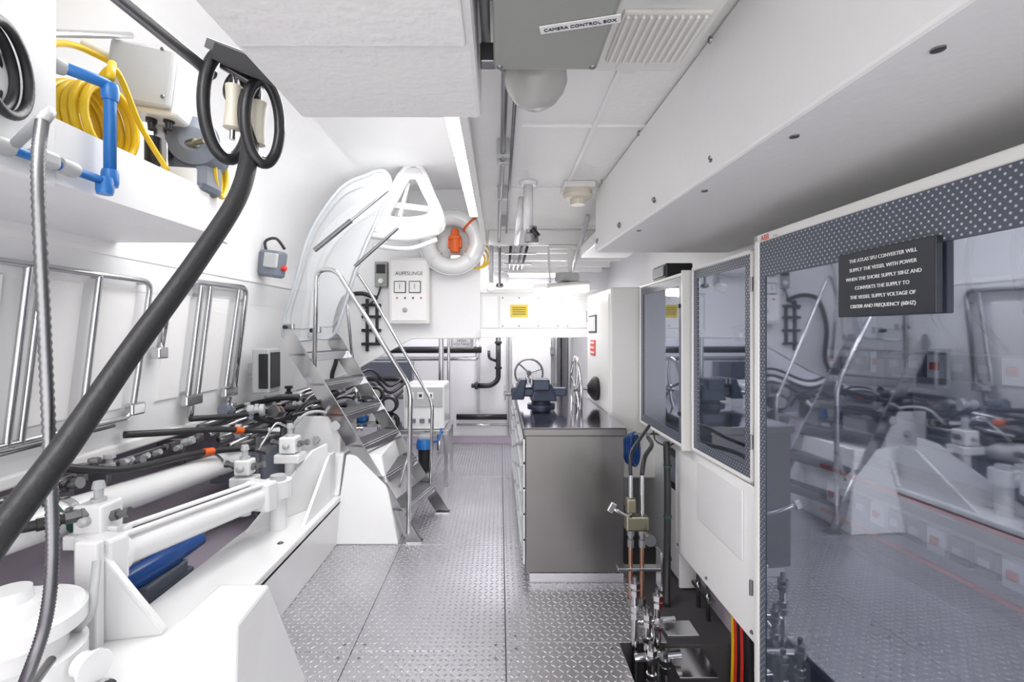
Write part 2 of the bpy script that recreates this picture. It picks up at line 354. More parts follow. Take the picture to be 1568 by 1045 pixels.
b.tube(catmull([(1.02,3.2,.91),(1.0,3.1,.86),(1.02,2.95,.86),(1.06,2.9,.9)],6),.005,BLK,8); b.done((1.0,3.05,1.0))
b=B('monitor_box'); b.box((1.03,3.0,1.888),(1.2,3.25,1.985),BLK,.01); b.box((1.02,3.02,1.905),(1.03,3.23,1.97),GRP,.003); b.done()
b=B('hydraulic_control_cabinet'); b.box((.80,3.49,.5),(1.5,4.4,1.88),CAB,.012)
b.box((.792,3.53,.54),(.802,4.36,1.84),CAB,.004)
b.box((.785,3.95,1.55),(.793,4.28,1.70),INK,.001)
for i in range(4): b.box((.782,3.98+i*.075,1.565),(.786,4.035+i*.075,1.685),PAP,0)
b.box((.785,4.0,1.36),(.793,4.2,1.49),RED,.001)
for z in (1.38,1.42,1.46): b.box((.782,4.02,z),(.786,4.18,z+.012),PAP,0)
b.lathe((.795,3.9,1.10),(-1,0,0),[(0,.09),(.03,.1),(.05,.085),(.07,.06),(.09,.03)],BLK,24)
b.cyl((.72,3.9,1.1),(.6,3.9,1.1),.014,ST); wheel(b,(.615,3.9,1.10),(-1,0,0),.25,.016,ST,5)
for z in (.7,1.7): b.cyl((.795,4.37,z-.05),(.795,4.37,z+.05),.012,ST)
b.done()
b=B('trim_cabinet_base'); b.box((1.07,2.0,.24),(1.1,2.95,.90),WH,.006); b.box((1.09,2.93,.0),(1.5,2.95,.90),WH,.004)
b.box((1.062,2.12,.55),(1.07,2.6,.86),GW,.004)
b.box((1.2,1.98,-.05),(1.22,2.95,.3),LAV,0)
for y in (2.05,2.5,2.9): b.bolt((1.07,y,.28),(-1,0,0),.006,STD)
b.done()
b=B('trim_lower_panel'); b.box((1.12,2.95,0),(1.15,5.0,.95),WHW,.004); b.box((1.108,3.0,.55),(1.121,3.2,.8),BLK,.004); b.box((1.1,3.03,.6),(1.11,3.17,.76),GRP,.003); b.done()
b=B('cable_bundle')
for i,(m,dy) in enumerate([(YEL,0),(RED,-.03),(BLK,-.06),(RED,-.09),(BLK,-.12),(DK,-.15)]):
    b.tube(catmull([(1.13,2.35+dy,.42),(1.13,2.34+dy,.25),(1.14,2.35+dy,0),(1.12,2.33+dy,-.3)],6),.014,m)
b.box((1.11,2.15,.2),(1.155,2.39,.22),ST,.003)
b.done()
b=B('valve_pipework')
for x,y in ((.69,2.55),(.75,2.55)):
    b.cyl((x,y,.43),(x,y,.12),.011,COP); b.cyl((x,y,.80),(x,y,.55),.011,ST)
    b.lathe((x,y,.42),(0,0,1),[(0,.018),(.04,.018),(.041,.013),(.06,.013),(.061,.02),(.09,.02)],STD,6,False)
    b.lathe((x,y,.10),(0,0,1),[(0,.02),(.05,.02)],STD,6,False)
b.obox((.72,2.55,.55),(.12,.06,.08),BRS,bev=.01); b.obox((.69,2.55,.64),(.05,.05,.08),BRS,bev=.01)
b.tube(fillet([(.68,2.5,.6),(.64,2.46,.62),(.56,2.40,.68)],.02),.008,ST); b.obox((.555,2.395,.685),(.03,.02,.05),ST,(0,.5,0))
b.lathe((.76,2.5,.5),(0,-1,0),[(0,.02),(.05,.02),(.052,.03),(.065,.03)],STD,16)
b.tube(catmull([(.69,2.55,.8),(.70,2.58,.9),(.80,2.75,.95),(.88,2.85,1.0)],6),.010,DK)
b.tube(catmull([(.75,2.55,.8),(.78,2.6,.88),(.88,2.8,.9),(.95,3.1,.88)],6),.012,DK)
b.box((.62,2.53,.3),(.85,2.58,.315),ST,.002); b.box((.84,2.52,.2),(.85,2.6,.4),ST,.002)
for i,(x,y,z) in enumerate([(.66,2.36,.30),(.715,2.34,.16),(.77,2.36,.24),(.69,2.2,.08),(.76,2.22,.02)]):
    b.cyl((x,y,z),(x,y,-.3),.017,ST)
    for zz in (z-.03,z-.14): b.lathe((x,y,zz),(0,0,1),[(0,.024),(.025,.024),(.026,.018),(.035,.018),(.036,.025),(.06,.025)],ST,6,False)
    b.lathe((x,y,z),(0,0,1),[(0,.02),(.02,.02),(.03,.012),(.06,.012)],STD,12)
b.tube(fillet([(.69,2.55,.12),(.69,2.42,.06),(.66,2.36,.02)],.04),.012,ST); b.tube(fillet([(.75,2.55,.12),(.76,2.45,.05),(.77,2.36,.0)],.04),.012,ST)
b.cyl((.64,2.3,.0),(.86,2.3,.02),.02,ST); b.cyl((.66,2.36,.14),(.86,2.38,.14),.015,ST)
b.box((.82,2.2,-.03),(1.0,2.45,-.02),ST,.002); b.box((.80,2.3,.1),(.95,2.42,.11),ST,.002); b.box((.62,2.18,-.12),(.9,2.22,-.1),STD,.002)
b.done()
b=B('rubber_hose'); b.tube(catmull([(1.0,2.9,.895),(1.0,2.88,.6),(.99,2.86,.2),(.95,2.75,-.005)],8),.02,DK)
for z in (.75,.45,.2): b.lathe((1.0,2.88,z),(0,0,1),[(0,.024),(.012,.024)],GRN,16)
b.done()
b=B('blue_cable_coil')
for i in range(4): b.torus((.85+.015*i,3.2,.78),(1,-.6,.1),.09+.006*i,.008,DBL)
b.cyl((.87,3.2,.88),(1.12,3.2,.88),.008,ST); b.done()
b=B('steel_conduit')
for x,y in ((1.13,2.75),(1.13,2.62)): b.tube([(x,y,.9),(x,y,.24),(x,y,-.01)],.012,ST)
b.box((1.11,2.58,.1),(1.15,2.8,.12),ST,.002); b.done()
# ------------------------------------------------------------------ work bench & vise
b=B('steel_workbench')
b.box((.16,2.98,.07),(.765,5.6,.915),BR,.004)
b.box((.145,2.96,.915),(.78,5.62,.962),BR,.006)
b.box((.15,2.97,.962),(.775,5.6,.966),BTOP,.002)
b.box((.19,3.03,0),(.75,5.5,.07),DIA,.002)
b.box((.185,3.0,.0),(.77,3.02,.055),DIA,.002)
for j,y in enumerate((3.02,3.66,4.3,4.94)):
    for i in range(5):
        z=.1+i*.16; b.box((.145,y,z),(.16,y+.6,z+.148),ST,.004); b.box((.128,y+.04,z+.12),(.146,y+.56,z+.135),LGR,.004)
b.done()
b=B('bench_vise'); z=.966; cx=.33; cy=3.85
b.lathe((cx,cy,z),(0,0,1),[(0,.11),(.02,.11),(.025,.08),(.05,.07)],VIS,28)
b.hexa([(cx-.09,cy-.1,z+.05),(cx+.12,cy-.1,z+.05),(cx+.12,cy+.1,z+.05),(cx-.09,cy+.1,z+.05)],[(cx-.05,cy-.06,z+.18),(cx+.08,cy-.06,z+.18),(cx+.08,cy+.06,z+.18),(cx-.05,cy+.06,z+.18)],VIS,.012)
b.box((cx-.24,cy-.045,z+.08),(cx+.2,cy+.045,z+.15),VIS,.012)
b.hexa([(cx-.24,cy-.08,z+.06),(cx-.14,cy-.08,z+.06),(cx-.14,cy+.08,z+.06),(cx-.24,cy+.08,z+.06)],[(cx-.17,cy-.1,z+.22),(cx-.12,cy-.1,z+.22),(cx-.12,cy+.1,z+.22),(cx-.17,cy+.1,z+.22)],VIS,.01)
b.box((cx-.12,cy-.1,z+.18),(cx-.105,cy+.1,z+.225),STD,.002); b.box((cx-.09,cy-.1,z+.18),(cx-.075,cy+.1,z+.225),STD,.002)
b.box((cx-.075,cy-.09,z+.13),(cx+.06,cy+.09,z+.22),VIS,.012)
b.cyl((cx-.24,cy,z+.1),(cx-.3,cy,z+.1),.02,STD); b.cyl((cx-.29,cy-.12,z+.06),(cx-.29,cy+.12,z+.14),.008,ST)
b.done()
# ------------------------------------------------------------------ far wall things
b=B('door_1'); b.box((.17,6.73,.12),(.72,6.79,1.48),GW,.015); b.box((.13,6.76,.08),(.76,6.795,1.52),LGR,.01)
wheel(b,(.4,6.62,1.0),(0,-1,0),.19,.014,STD,3); b.cyl((.4,6.62,1),(.4,6.74,1),.02,STD)
for z in (.4,1.25): b.box((.70,6.71,z),(.76,6.74,z+.1),ST,.004)
b.done()
b=B('trim_door_posts')
for x in (.8,.86,.95): b.box((x,6.66,0),(x+.035,6.79,2.3),TRD if x<.94 else LGR,.004)
b.done()
b=B('drain_pipe'); b.tube(fillet([(-.02,6.68,1.6),(-.02,6.68,.9),(-.12,6.66,.82),(-.3,6.66,.82)],.08),.035,BLK)
b.tube(fillet([(-.02,6.68,1.15),(-.15,6.68,1.2),(-.15,6.7,1.3)],.05),.02,BLK)
for z in (1.4,1.05): b.lathe((-.02,6.68,z),(0,0,1),[(0,.05),(.03,.05)],BLK,16)
b.lathe((-.3,6.66,.82),(-1,0,0),[(0,.05),(.04,.05),(.05,.03),(.09,.03)],BLK,16)
b.done()
b=B('service_pipes')
b.tube(fillet([(-1.9,6.5,1.32),(-.6,6.5,1.32),(-.25,6.55,1.32)],.05),.045,BLK); b.tube(fillet([(-1.9,6.55,1.2),(-.3,6.55,1.2),(-.3,6.6,1.5)],.05),.03,ST)
b.tube(fillet([(-.6,6.72,.38),(.1,6.72,.38)],.05),.04,BLK); b.tube([(-.6,6.72,.27),(.13,6.72,.27)],.018,ST)
b.cyl((-.75,6.2,0),(-.75,6.2,2.4),.035,ST); b.cyl((-.66,6.25,0),(-.66,6.25,2.4),.02,ST)
b.tube(fillet([(-1.9,6.3,.95),(-1.3,6.3,.95),(-1.1,6.3,.8),(-.8,6.3,.8)],.06),.035,BLK); b.tube(fillet([(-1.9,6.4,.7),(-.8,6.4,.7),(-.8,6.4,0)],.06),.03,STD)
b.box((-1.9,6.6,.9),(-1.2,6.78,1.15),GRP,.01); b.box((-1.1,6.65,.4),(-.85,6.78,.65),LGR,.01)
b.done()
b=B('danger_sign_box'); b.box((-.6,5.9,1.36),(-.32,5.98,1.54),LGR,.008); b.box((-.57,5.893,1.38),(-.36,5.9,1.52),PAP,.001)
for i,t in enumerate(['DANGER','HIGH','VOLTAGE']): b.text(t,(-.465,5.89,1.48-.042*i),(1,0,0),(0,0,1),.045,RED if i==0 else INK,'CENTER')
b.beam((-.46,5.94,1.54),(-.46,5.95,3.02),.03,.03,ST,up=(0,1,0)); b.done()
b=B('watermaker_unit'); b.box((-.98,4.9,.57),(-.56,5.4,1.02),GW,.02); b.box((-.96,4.885,.8),(-.58,4.9,1.0),LGR,.004)
for i in range(3): b.box((-.9+.09*i,4.88,.64),(-.85+.09*i,4.895,.68),GRP,.003)
for i in range(3): b.box((-.93+.1*i,4.878,.88),(-.87+.1*i,4.887,.95),PAP,.002); b.box((-.915+.1*i,4.874,.9),(-.885+.1*i,4.88,.93),INK,.0)
b.box((-1.02,4.85,.53),(-.52,5.45,.57),ST,.004)
for x in (-1.0,-.54):
    for y in (4.87,5.43): b.box((x-.018,y-.018,0),(x+.018,y+.018,.53),ST,.003)
b.lathe((-.74,4.78,.5),(0,0,-1),[(0,.075),(.05,.085),(.09,.085)],BLU,28); b.lathe((-.74,4.78,.41),(0,0,-1),[(0,.068),(.22,.06),(.25,.03)],BLK,28)
b.box((-.8,4.76,.5),(-.68,4.9,.53),LGR,.004)
b.tube(catmull([(-.66,4.78,.47),(-.6,4.75,.5),(-.58,4.8,.6)],6),.012,BLU)
b.done()
b=B('air_filter_canisters')
for (x,y,z,r) in ((-1.13,5.0,.82,.085),(-1.12,4.98,.64,.09),(-1.32,5.2,.9,.08)):
    b.lathe((x,y,z),(0.1,-1,0),[(0,r),(.02,r*1.05),(.04,r*.9),(.1,r*.9),(.11,r),(.13,r),(.131,r*.6),(.15,r*.5)],BLK,24); b.lathe((x+.013,y-.131,z),(0.1,-1,0),[(0,r*.7),(.025,r*.68)],LGR,24)
b.box((-1.2,5.0,0),(-1.05,5.2,.6),GRP,.01); b.done()
b=B('black_cable_run')
for i in range(3):
    z=.84+.08*i; b.tube(catmull([(-2.05,5.1,z+.2),(-1.75,5.25,z),(-1.5,5.6,z+.12),(-1.35,5.9,z-.1),(-1.2,6.15,z)],8),.016+.004*(i%2),BLK)
b.done()
b=B('bulkhead_cable')
b.tube(catmull([(-1.25,4.94,1.9),(-1.4,4.93,1.95),(-1.55,4.93,1.93),(-1.62,4.93,1.85),(-1.68,4.92,1.6),(-1.66,4.92,1.3),(-1.7,4.9,1.1),(-1.65,4.9,.9)],8),.022,BLK)
b.done()
# bulkhead items
b=B('distribution_panel'); b.box((-1.115,4.86,1.64),(-.71,5.0,2.31),CAB,.012); b.box((-1.09,4.85,1.67),(-.735,4.862,2.28),WH,.006)
b.text('AUFESLINGE',(-.91,4.848,2.13),(1,0,0),(0,0,1),.05,INK,'CENTER')
for x in (-1.06,-.91): 
    b.box((x,4.842,1.95),(x+.12,4.852,2.07),INK,.002); b.box((x+.008,4.838,1.958),(x+.112,4.844,2.062),PAP,.001); b.box((x+.055,4.835,1.99),(x+.06,4.839,2.04),INK,0)
for i,(m) in enumerate((ORG,INK,INK,RED)): b.lathe((-1.03+.08*i,4.85,1.90),(0,-1,0),[(0,.01),(.008,.008)],m,12)
b.lathe((-.95,4.85,1.78),(0,-1,0),[(0,.025),(.01,.025),(.011,.015),(.025,.012)],LGR,16)
b.done()
b=B('thermostat_box'); b.box((-1.28,4.94,2.02),(-1.15,5.0,2.28),GRY,.008); b.box((-1.26,4.93,2.16),(-1.17,4.942,2.25),BLK,.003); b.lathe((-1.215,4.94,2.08),(0,-1,0),[(0,.03),(.02,.025)],PAP,16)
b.tube(catmull([(-1.22,4.95,2.02),(-1.26,4.93,1.9),(-1.38,4.93,1.8)],6),.01,BLK,8); b.done()
b=B('cable_bracket')
b.box((-1.38,4.97,1.36),(-1.35,5.0,1.9),BLK,.003); b.box((-1.28,4.97,1.42),(-1.25,5.0,1.82),BLK,.003)
for z in (1.42,1.56,1.7,1.82): b.box((-1.42,4.96,z),(-1.22,4.985,z+.03),BLK,.003)
b.done()
b=B('life_buoy'); 
b.torus((-.48,4.9,2.47),(0,-1,0),.25,.085,GW,seg=56)
for a in (45,135,225,315):
    b.torus((-.48+.25*math.cos(math.radians(a)),4.9,2.47+.25*math.sin(math.radians(a))),(-math.sin(math.radians(a)),0,math.cos(math.radians(a))),.088,.012,ORG if a in(45,) else PAP,seg=20)
b.torus((-.48,4.87,2.47),(0,-1,0),.335,.006,PAP,seg=48); b.done()
b=B('rescue_beacon'); b.lathe((-.45,4.86,2.36),(0,0,1),[(0,.05),(.12,.055),(.13,.065),(.16,.065),(.17,.045),(.22,.04),(.24,.015)],ORG,20); b.box((-.52,4.84,2.4),(-.38,4.9,2.5),ORG,.01); b.box((-.49,4.835,2.43),(-.42,4.842,2.47),PAP,0)
b.box((-.5,4.9,2.3),(-.4,5.0,2.34),ST,.004); b.done()
b=B('throw_rope'); 
for i in range(3): b.torus((-.24+.01*i,4.93,2.3+.02*i),(0.2,-1,0),.09+.02*i,.009,YEL)
b.box((-.25,4.9,2.52),(-.2,4.96,2.64),RED,.008); b.done()
# ------------------------------------------------------------------ stairs
b=B('boarding_ladder')
N0=V((-.63,3.58,0));N1=V((-1.66,3.80,1.47)); W=V((.14,.59,0)); d=(N1-N0); rd=V((d.x,d.y,0)).normalized(); wd=W.normalized()
for off in (V((0,0,0)),W):
    p0=N0+off; p1=N1+off; c=V((0,0,.07)); e=rd*.055
    b.prism([p0-e*0.2,p0-e*1.1,p1-e*1.0+c,p1+c*1.0+e*.1,p1-c*.2+e*.9,p0+e*1.1],wd*.012,ST)
    b.box((p0.x-.06,p0.y-.03,0),(p0.x+.06,p0.y+.05,.008),ST,.002)
for i in range(6):
    t=(i+1)/6.4; p=N0+d*t; a=rd*.14
    q=[p-a*.6,p-a*.6+W,p+a*.5+W,p+a*.5]
    b.hexa([x-V((0,0,.012)) for x in q],[x+V((0,0,.012)) for x in q],ST,.003)
    q=[p-a*.55+wd*.03,p-a*.55+W-wd*.03,p+a*.4+W-wd*.03,p+a*.4+wd*.03]
    b.hexa([x+V((0,0,.011)) for x in q],[x+V((0,0,.016)) for x in q],TRD,.001)
    b.beam(p-a*.6+V((0,0,-.03)),p-a*.6+W+V((0,0,-.03)),.01,.05,ST)
rail=[(-.68,3.60,.06),(-.66,3.58,1.14),(-1.26,3.72,2.04),(-1.43,3.78,2.04),(-1.455,3.78,1.14)]
b.tube(fillet(rail,.09,8),.018,ST)
rail2=[V(p)+W*1.0 for p in [(-.74,3.60,.2),(-.72,3.58,.95),(-1.30,3.78,1.9),(-1.46,3.85,2.12),(-1.56,3.88,1.9),(-1.5,3.88,1.3)]]
b.tube(fillet(rail2,.07,8),.014,ST)
b.tube([V((-.66,3.6,.7)),V((-.75,3.6,.4))],.01,ST)
b.done()
# ------------------------------------------------------------------ hatch
b=B('acrylic_hatch')
ol=[(-1.906,4.25,1.52),(-1.755,4.15,1.98),(-1.59,4.08,2.41),(-1.32,4.0,2.74),(-1.1,3.97,2.84),(-.945,3.95,2.87),(-.89,3.95,2.74),(-1.0,4.0,2.5),(-1.107,4.05,2.306),(-1.25,4.1,1.98),(-1.43,4.2,1.55),(-1.6,4.24,1.5)]
cv=catmull(ol,4,True); c=sum(cv,V())/len(cv)
b.prism(cv,(0,.012,0),ACR); b.tube(cv,.012,AED,closed=True)
inn=[c+(p-c)*.86 for p in cv]; b.tube(inn,.006,LGR,8,closed=True)
for (x,z) in ((-1.85,1.58),(-1.62,1.55)): b.box((x-.03,4.18,z),(x+.06,4.24,z+.05),ST,.006); b.lathe((x,4.18,z+.02),(0,-1,0),[(0,.02),(.03,.015)],BLK,12)
b.cyl((-1.5,3.92,2.22),(-.90,3.9,2.70),.012,ST); b.cyl((-1.5,3.92,2.22),(-1.2,3.91,2.46),.02,STD)
b.cyl((-1.2,4.0,2.1),(-.84,4.0,2.42),.014,STD); b.done()
b=B('hatch_frame')
P=lambda x,z,y=4.3:V((x,y,z))
out=[P(-.84,3.02),P(-.70,3.02),P(-.60,2.8),P(-.52,2.6),P(-.56,2.48),P(-.8,2.44),P(-1.1,2.46),P(-1.08,2.6),P(-.98,2.78)]
inn=[P(-.81,2.92),P(-.74,2.92),P(-.68,2.8),P(-.62,2.68),P(-.64,2.60),P(-.8,2.57),P(-.98,2.58),P(-.97,2.64),P(-.90,2.76)]
b.ring(out,inn,(0,.16,0),GW)
b.tube(catmull(out,3,True),.022,GW,closed=True); b.tube(catmull(inn,3,True),.012,WH,closed=True)
b.tube([p+V((0,.16,0)) for p in catmull(out,3,True)],.02,GW,closed=True)
b.beam(P(-.96,2.70,4.34),P(-.64,2.66,4.34),.03,.05,GW)
b.beam(P(-.82,2.9,4.36),P(-.9,2.6,4.36),.03,.04,GW,up=(0,1,0))
b.tube(catmull([P(-1.12,2.40,4.22),P(-.8,2.37,4.18),P(-.54,2.44,4.24)],6),.03,GW); b.tube(catmull([P(-1.12,2.32,4.28),P(-.8,2.29,4.25),P(-.56,2.38,4.3)],6),.02,GW)
b.done()
# ------------------------------------------------------------------ left wall grab rails
b=B('grab_rail_frame')
b.tube(fillet([wp(.9,1.83),wp(2.74,1.84),wp(2.72,1.08),wp(.9,1.07)],.07),.015,ST)
b.tube([wp(.9,1.03),wp(2.6,1.05)],.010,ST)
for y in (1.2,2.03,2.09,2.39): b.cyl(wp(y,1.83),wp(y,1.07),.015,ST)
b.cyl(wp(2.42,1.83,.03),wp(2.42,1.07,.03),.01,ST)
b.obox(wp(2.74,1.12),(.05,.1,.07),ST,bev=.01)
for y in (1.0,2.06,2.4,2.7):
    for z in (1.83,1.07): b.cyl(wp(y,z),wp(y,z,-.01),.012,ST)
b.done()
b=B('grab_rail_frame')
b.tube(fillet([wp(2.88,1.45),wp(2.9,1.72),wp(3.1,1.88),wp(3.76,1.9),wp(3.76,1.08)],.08),.02,ST)
for y in (3.2,3.3): b.cyl(wp(y,1.88),wp(y,1.1),.018,ST)
b.cyl(wp(3.66,1.88),wp(3.64,1.15),.016,ST)
for y in (3.25,3.7): b.obox(wp(y,1.1),(.05,.17,.07),ST,bev=.01); b.cyl(wp(y,1.06),wp(y,.98),.02,ST)
b.obox(wp(2.88,1.43),(.06,.08,.07),ST,bev=.01)
for y in (3.2,3.76):
    for z in (1.8,1.15): b.cyl(wp(y,z),wp(y,z,-.01),.012,ST)
b.done()
b=B('wall_isolator_switch'); b.obox((-1.88,4.0,2.12),(.2,.12,.22),GRP,(0,.15,-.3),.025); b.obox((-1.86,3.93,2.14),(.13,.03,.12),LGR,(0,.15,-.3),.01); b.lathe((-1.79,3.98,2.08),(1,-.1,0),[(0,.022),(.03,.022),(.035,.015)],RED,16)
b.tube(catmull([(-1.92,4.0,2.2),(-1.93,3.98,2.3),(-1.85,4.0,2.33),(-1.8,4.05,2.25)],6),.012,DK,8); b.done()
b=B('control_panel_box'); b.box((-2.0,3.9,1.06),(-1.86,4.1,1.42),LGR,.01); b.box((-1.862,3.92,1.1),(-1.85,4.08,1.39),BLK,.004); b.box((-1.94,3.888,1.1),(-1.865,3.9,1.38),BLK,.004); b.box((-2.06,3.95,1.2),(-1.99,4.05,1.3),ST,.004); b.done()
# ------------------------------------------------------------------ upper left shelf
b=B('trim_upper_shelf')
b.prism([(-1.265,.6,1.97),(-1.265,2.1,1.99),(-1.42,2.52,2.02),(-2.0,2.52,2.02),(-2.0,.6,1.97)],(0,0,.03),WHW)
b.prism([(-1.262,.6,1.965),(-1.262,2.1,1.985),(-1.417,2.53,2.015),(-1.44,2.53,2.015),(-1.29,2.1,1.985),(-1.29,.6,1.965)],(0,0,.185),WHW)
b.box((-1.3,-1.5,1.96),(-1.255,1.375,3.0),WHW,.012)
b.done()
b=B('yellow_hose_coil')
for i in range(7): b.torus((-1.50+.028*i,1.66,2.27+.004*(i%2)),(1,.05,.02),.118+.004*(i%3),.0125,YEL)
b.tube(catmull([(-1.33,1.6,2.38),(-1.27,1.6,2.42),(-1.30,1.75,2.3),(-1.27,1.85,2.17)],8),.010,YEL)
b.done()
b=B('yellow_hose_coil')
for i in range(4): b.torus((-1.33+.02*i,2.2,2.27),(1,.3,0),.09+.01*(i%2),.011,YEL)
b.tube(catmull([(-1.3,2.15,2.35),(-1.3,2.0,2.42),(-1.35,1.95,2.5)],6),.011,YEL); b.done()
b=B('blue_water_pipe')
x=-1.225
b.tube(fillet([(-1.30,1.36,2.325),(x,1.52,2.33),(x,1.52,2.03)],.02),.017,BLU)
b.tube([(x-.0,1.50,2.02),(x-.015,1.0,2.01)],.013,BLU)
for p,dn in (((x,1.52,2.30),(0,0,1)),((x,1.52,2.03),(0,0,1)),((x,1.5,2.0),(0,0,1)),((x-.004,1.38,2.02),(0,-1,0)),((x-.01,1.2,2.015),(0,-1,0)),((-1.29,1.39,2.327),(.4,.9,0))):
    b.lathe(V(p)-V(dn)*.02,dn,[(0,.021),(.012,.024),(.04,.024),(.052,.021)],LGR if p[1]<1.4 else BLU,18)
b.obox((x,1.3,2.018),(.05,.06,.045),LGR,bev=.012)
b.tube([(x,1.52,2.35),(-1.25,1.56,2.42)],.012,YEL)
b.done()
b=B('junction_box'); b.obox((-1.38,1.93,2.53),(.25,.14,.25),CAB,(.0,.12,.15),.015); b.obox((-1.367,1.845,2.535),(.23,.03,.23),LGR,(.0,.12,.15),.012)
for dx in (-.09,.09):
    for dz in (-.09,.09): b.lathe((-1.367+dx,1.83,2.535+dz),(0,-1,0),[(0,.008),(.003,.007)],STD,8)
for dx in (-.07,.0,.07): b.lathe((-1.38+dx-.01,1.93,2.41),(0,0,-1),[(0,.02),(.02,.02),(.022,.014),(.05,.012)],BLK,14)
b.tube(catmull([(-1.5,1.9,2.6),(-1.58,1.8,2.62),(-1.5,1.6,2.5),(-1.45,1.55,2.4)],8),.012,YEL)
b.cyl((-1.5,1.92,2.62),(-1.6,1.85,2.66),.02,CRM)
b.box((-1.42,1.98,2.15),(-1.36,2.02,2.42),ST,.003)
b.done()
b=B('compressor_pump'); b.obox((-1.36,2.1,2.24),(.24,.16,.18),GRP,bev=.03)
b.lathe((-1.33,2.2,2.35),(0.3,-1,0),[(0,.05),(.02,.1),(.12,.105),(.2,.1),(.22,.05)],GRP,26)
b.obox((-1.33,2.0,2.2),(.14,.02,.07),PAP,(0,0,.2)); b.lathe((-1.29,2.0,2.33),(1,-.4,0),[(0,.018),(.05,.018),(.052,.01),(.1,.01)],BRS,12)
b.cyl((-1.42,1.98,2.155),(-1.42,1.98,2.35),.03,BLK); b.done()
b=B('steel_rod'); b.cyl((-1.33,1.42,2.43),(-1.45,1.9,2.72),.012,ST); b.lathe((-1.33,1.42,2.43),(0,-1,0),[(0,.02),(.01,.02)],ST,12); b.done()
b=B('black_power_cable')
for i in range(3): b.torus((-1.235+.02*i,1.14+.015*i,2.19),(1,.4,0),.09+.008*i,.012,DK)
b.tube(catmull([(-1.21,1.14,2.28),(-1.2,1.05,2.45),(-1.22,.9,2.6)],6),.012,DK); b.done()
b=B('flexible_conduit'); 
b.tube(catmull([(-.975,1.03,2.0),(-.955,1.0,1.87),(-.942,1,1.563),(-.93,1,1.29),(-.925,1,1.09),(-.94,1,.95),(-.98,1,.83),(-1.1,1.1,.7),(-1.3,1.4,.6)],34),.0125,STD,12,ribs=.82)
b.tube(fillet([(-.975,1.03,2.0),(-1.0,1.08,2.05),(-1.2,1.2,2.02)],.03),.012,LGR); b.done()
# fairlead and hose
b=B('hose_fairlead')
b.beam((-.88,1.5,2.435),(-.585,1.36,2.27),.07,.03,STD,up=(0,0,1)); b.beam((-.86,1.46,2.40),(-.60,1.33,2.25),.02,.05,BLK)
def oval(c,hd,a,bz,r):
    c=V(c);h=V(hd).normalized(); b.tube([c+h*a*math.cos(t)*(1)+V((0,0,1))*bz*math.sin(t) for t in [2*math.pi*i/40 for i in range(40)]],r,BLK,closed=True)
oval((-.845,1.5,2.255),(.7,.7,0),.065,.165,.019); oval((-.72,1.47,2.19),(.7,.7,0),.05,.125,.016); oval((-.80,1.5,2.31),(.9,-.3,0),.06,.05,.012)
for x,z in ((-.83,2.25),(-.755,2.2)):
    b.lathe((x,1.5,z-.07),(0.05,0,1),[(0,.015),(.005,.026),(.05,.022),(.09,.022),(.135,.026),(.14,.015)],CRM,20)
    b.cyl((x,1.5,z-.1),(x+.01,1.5,z+.11),.008,ST)
b.cyl((-.86,1.5,2.38),(-.74,1.5,2.31),.012,STD); b.cyl((-.8,1.5,2.1),(-.71,1.5,2.08),.012,STD)
b.cyl((-.89,1.5,2.35),(-.97,1.18,2.40),.018,STD); b.cyl((-.97,1.18,2.4),(-1.1,.6,2.5),.018,STD)
b.done()
b=B('thick_black_hose')
b.tube(catmull([(-.80,1.52,2.30),(-.785,1.5,2.21),(-.764,1.48,2.12),(-.757,1.4,1.947),(-.798,1.27,1.735),(-.84,1.1,1.505),(-.854,.95,1.325),(-.85,.82,1.207),(-.8,.66,1.12),(-.75,.3,.9),(-.8,0,.4),(-.85,-.2,.03)],12),.0255,DK,20); b.done()
# ------------------------------------------------------------------ steering gear, lower left
b=B('steering_gear_frame')
b.box((-1.58,1.2,.27),(-1.19,4.3,.33),GW,.01); b.box((-1.22,1.2,0),(-1.19,4.3,.30),GW,.006); b.box((-1.58,1.2,0),(-1.55,4.3,.3),GW,.006)
b.hexa([(-1.36,1.5,0),(-.83,1.5,0),(-.86,2.16,0),(-1.3,2.16,0)],[(-1.17,1.74,.5),(-.945,1.74,.5),(-.965,2.02,.5),(-1.17,2.02,.5)],GW,.012)
b.hexa([(-1.22,3.53,0),(-.74,3.53,0),(-.78,4.4,0),(-1.25,4.4,0)],[(-1.17,3.68,.62),(-.9,3.68,.62),(-.92,4.3,.62),(-1.2,4.3,.62)],GW,.01)
b.box((-1.6,3.75,.3),(-1.24,3.79,.9),GW,.008); b.box((-1.6,3.95,.3),(-1.24,4.2,.8),GW,.01)
b.hexa([(-1.6,3.6,.33),(-1.2,3.6,.33),(-1.2,4.3,.33),(-1.6,4.3,.33)],[(-1.5,3.72,.62),(-1.2,3.72,.62),(-1.2,4.25,.62),(-1.5,4.25,.62)],GW,.012)
b.prism([(-1.23,3.05,.33),(-1.23,3.62,.33),(-1.23,3.62,.66),(-1.23,3.5,.66)],(-.02,0,0),GW)
b.prism([(-1.56,2.95,.33),(-1.26,3.5,.33),(-1.26,3.5,.75),(-1.33,3.4,.72)],(.02,-.01,0),GW,.003)
b.box((-1.64,1.86,.3),(-1.55,1.9,.74),GW,.008); b.prism([(-1.60,1.9,.33),(-1.60,1.9,.68),(-1.57,1.9,.68),(-1.36,1.95,.35),(-1.36,1.95,.33)],(0,.03,0),GW,.003)
b.box((-1.68,2.02,.3),(-1.6,2.06,.74),GW,.008)
for y in (2.3,2.8,3.3,1.5): b.bolt((-1.27,y,.33),(0,0,1),.012,STD)
b.done()
b=B('hydraulic_cylinder')
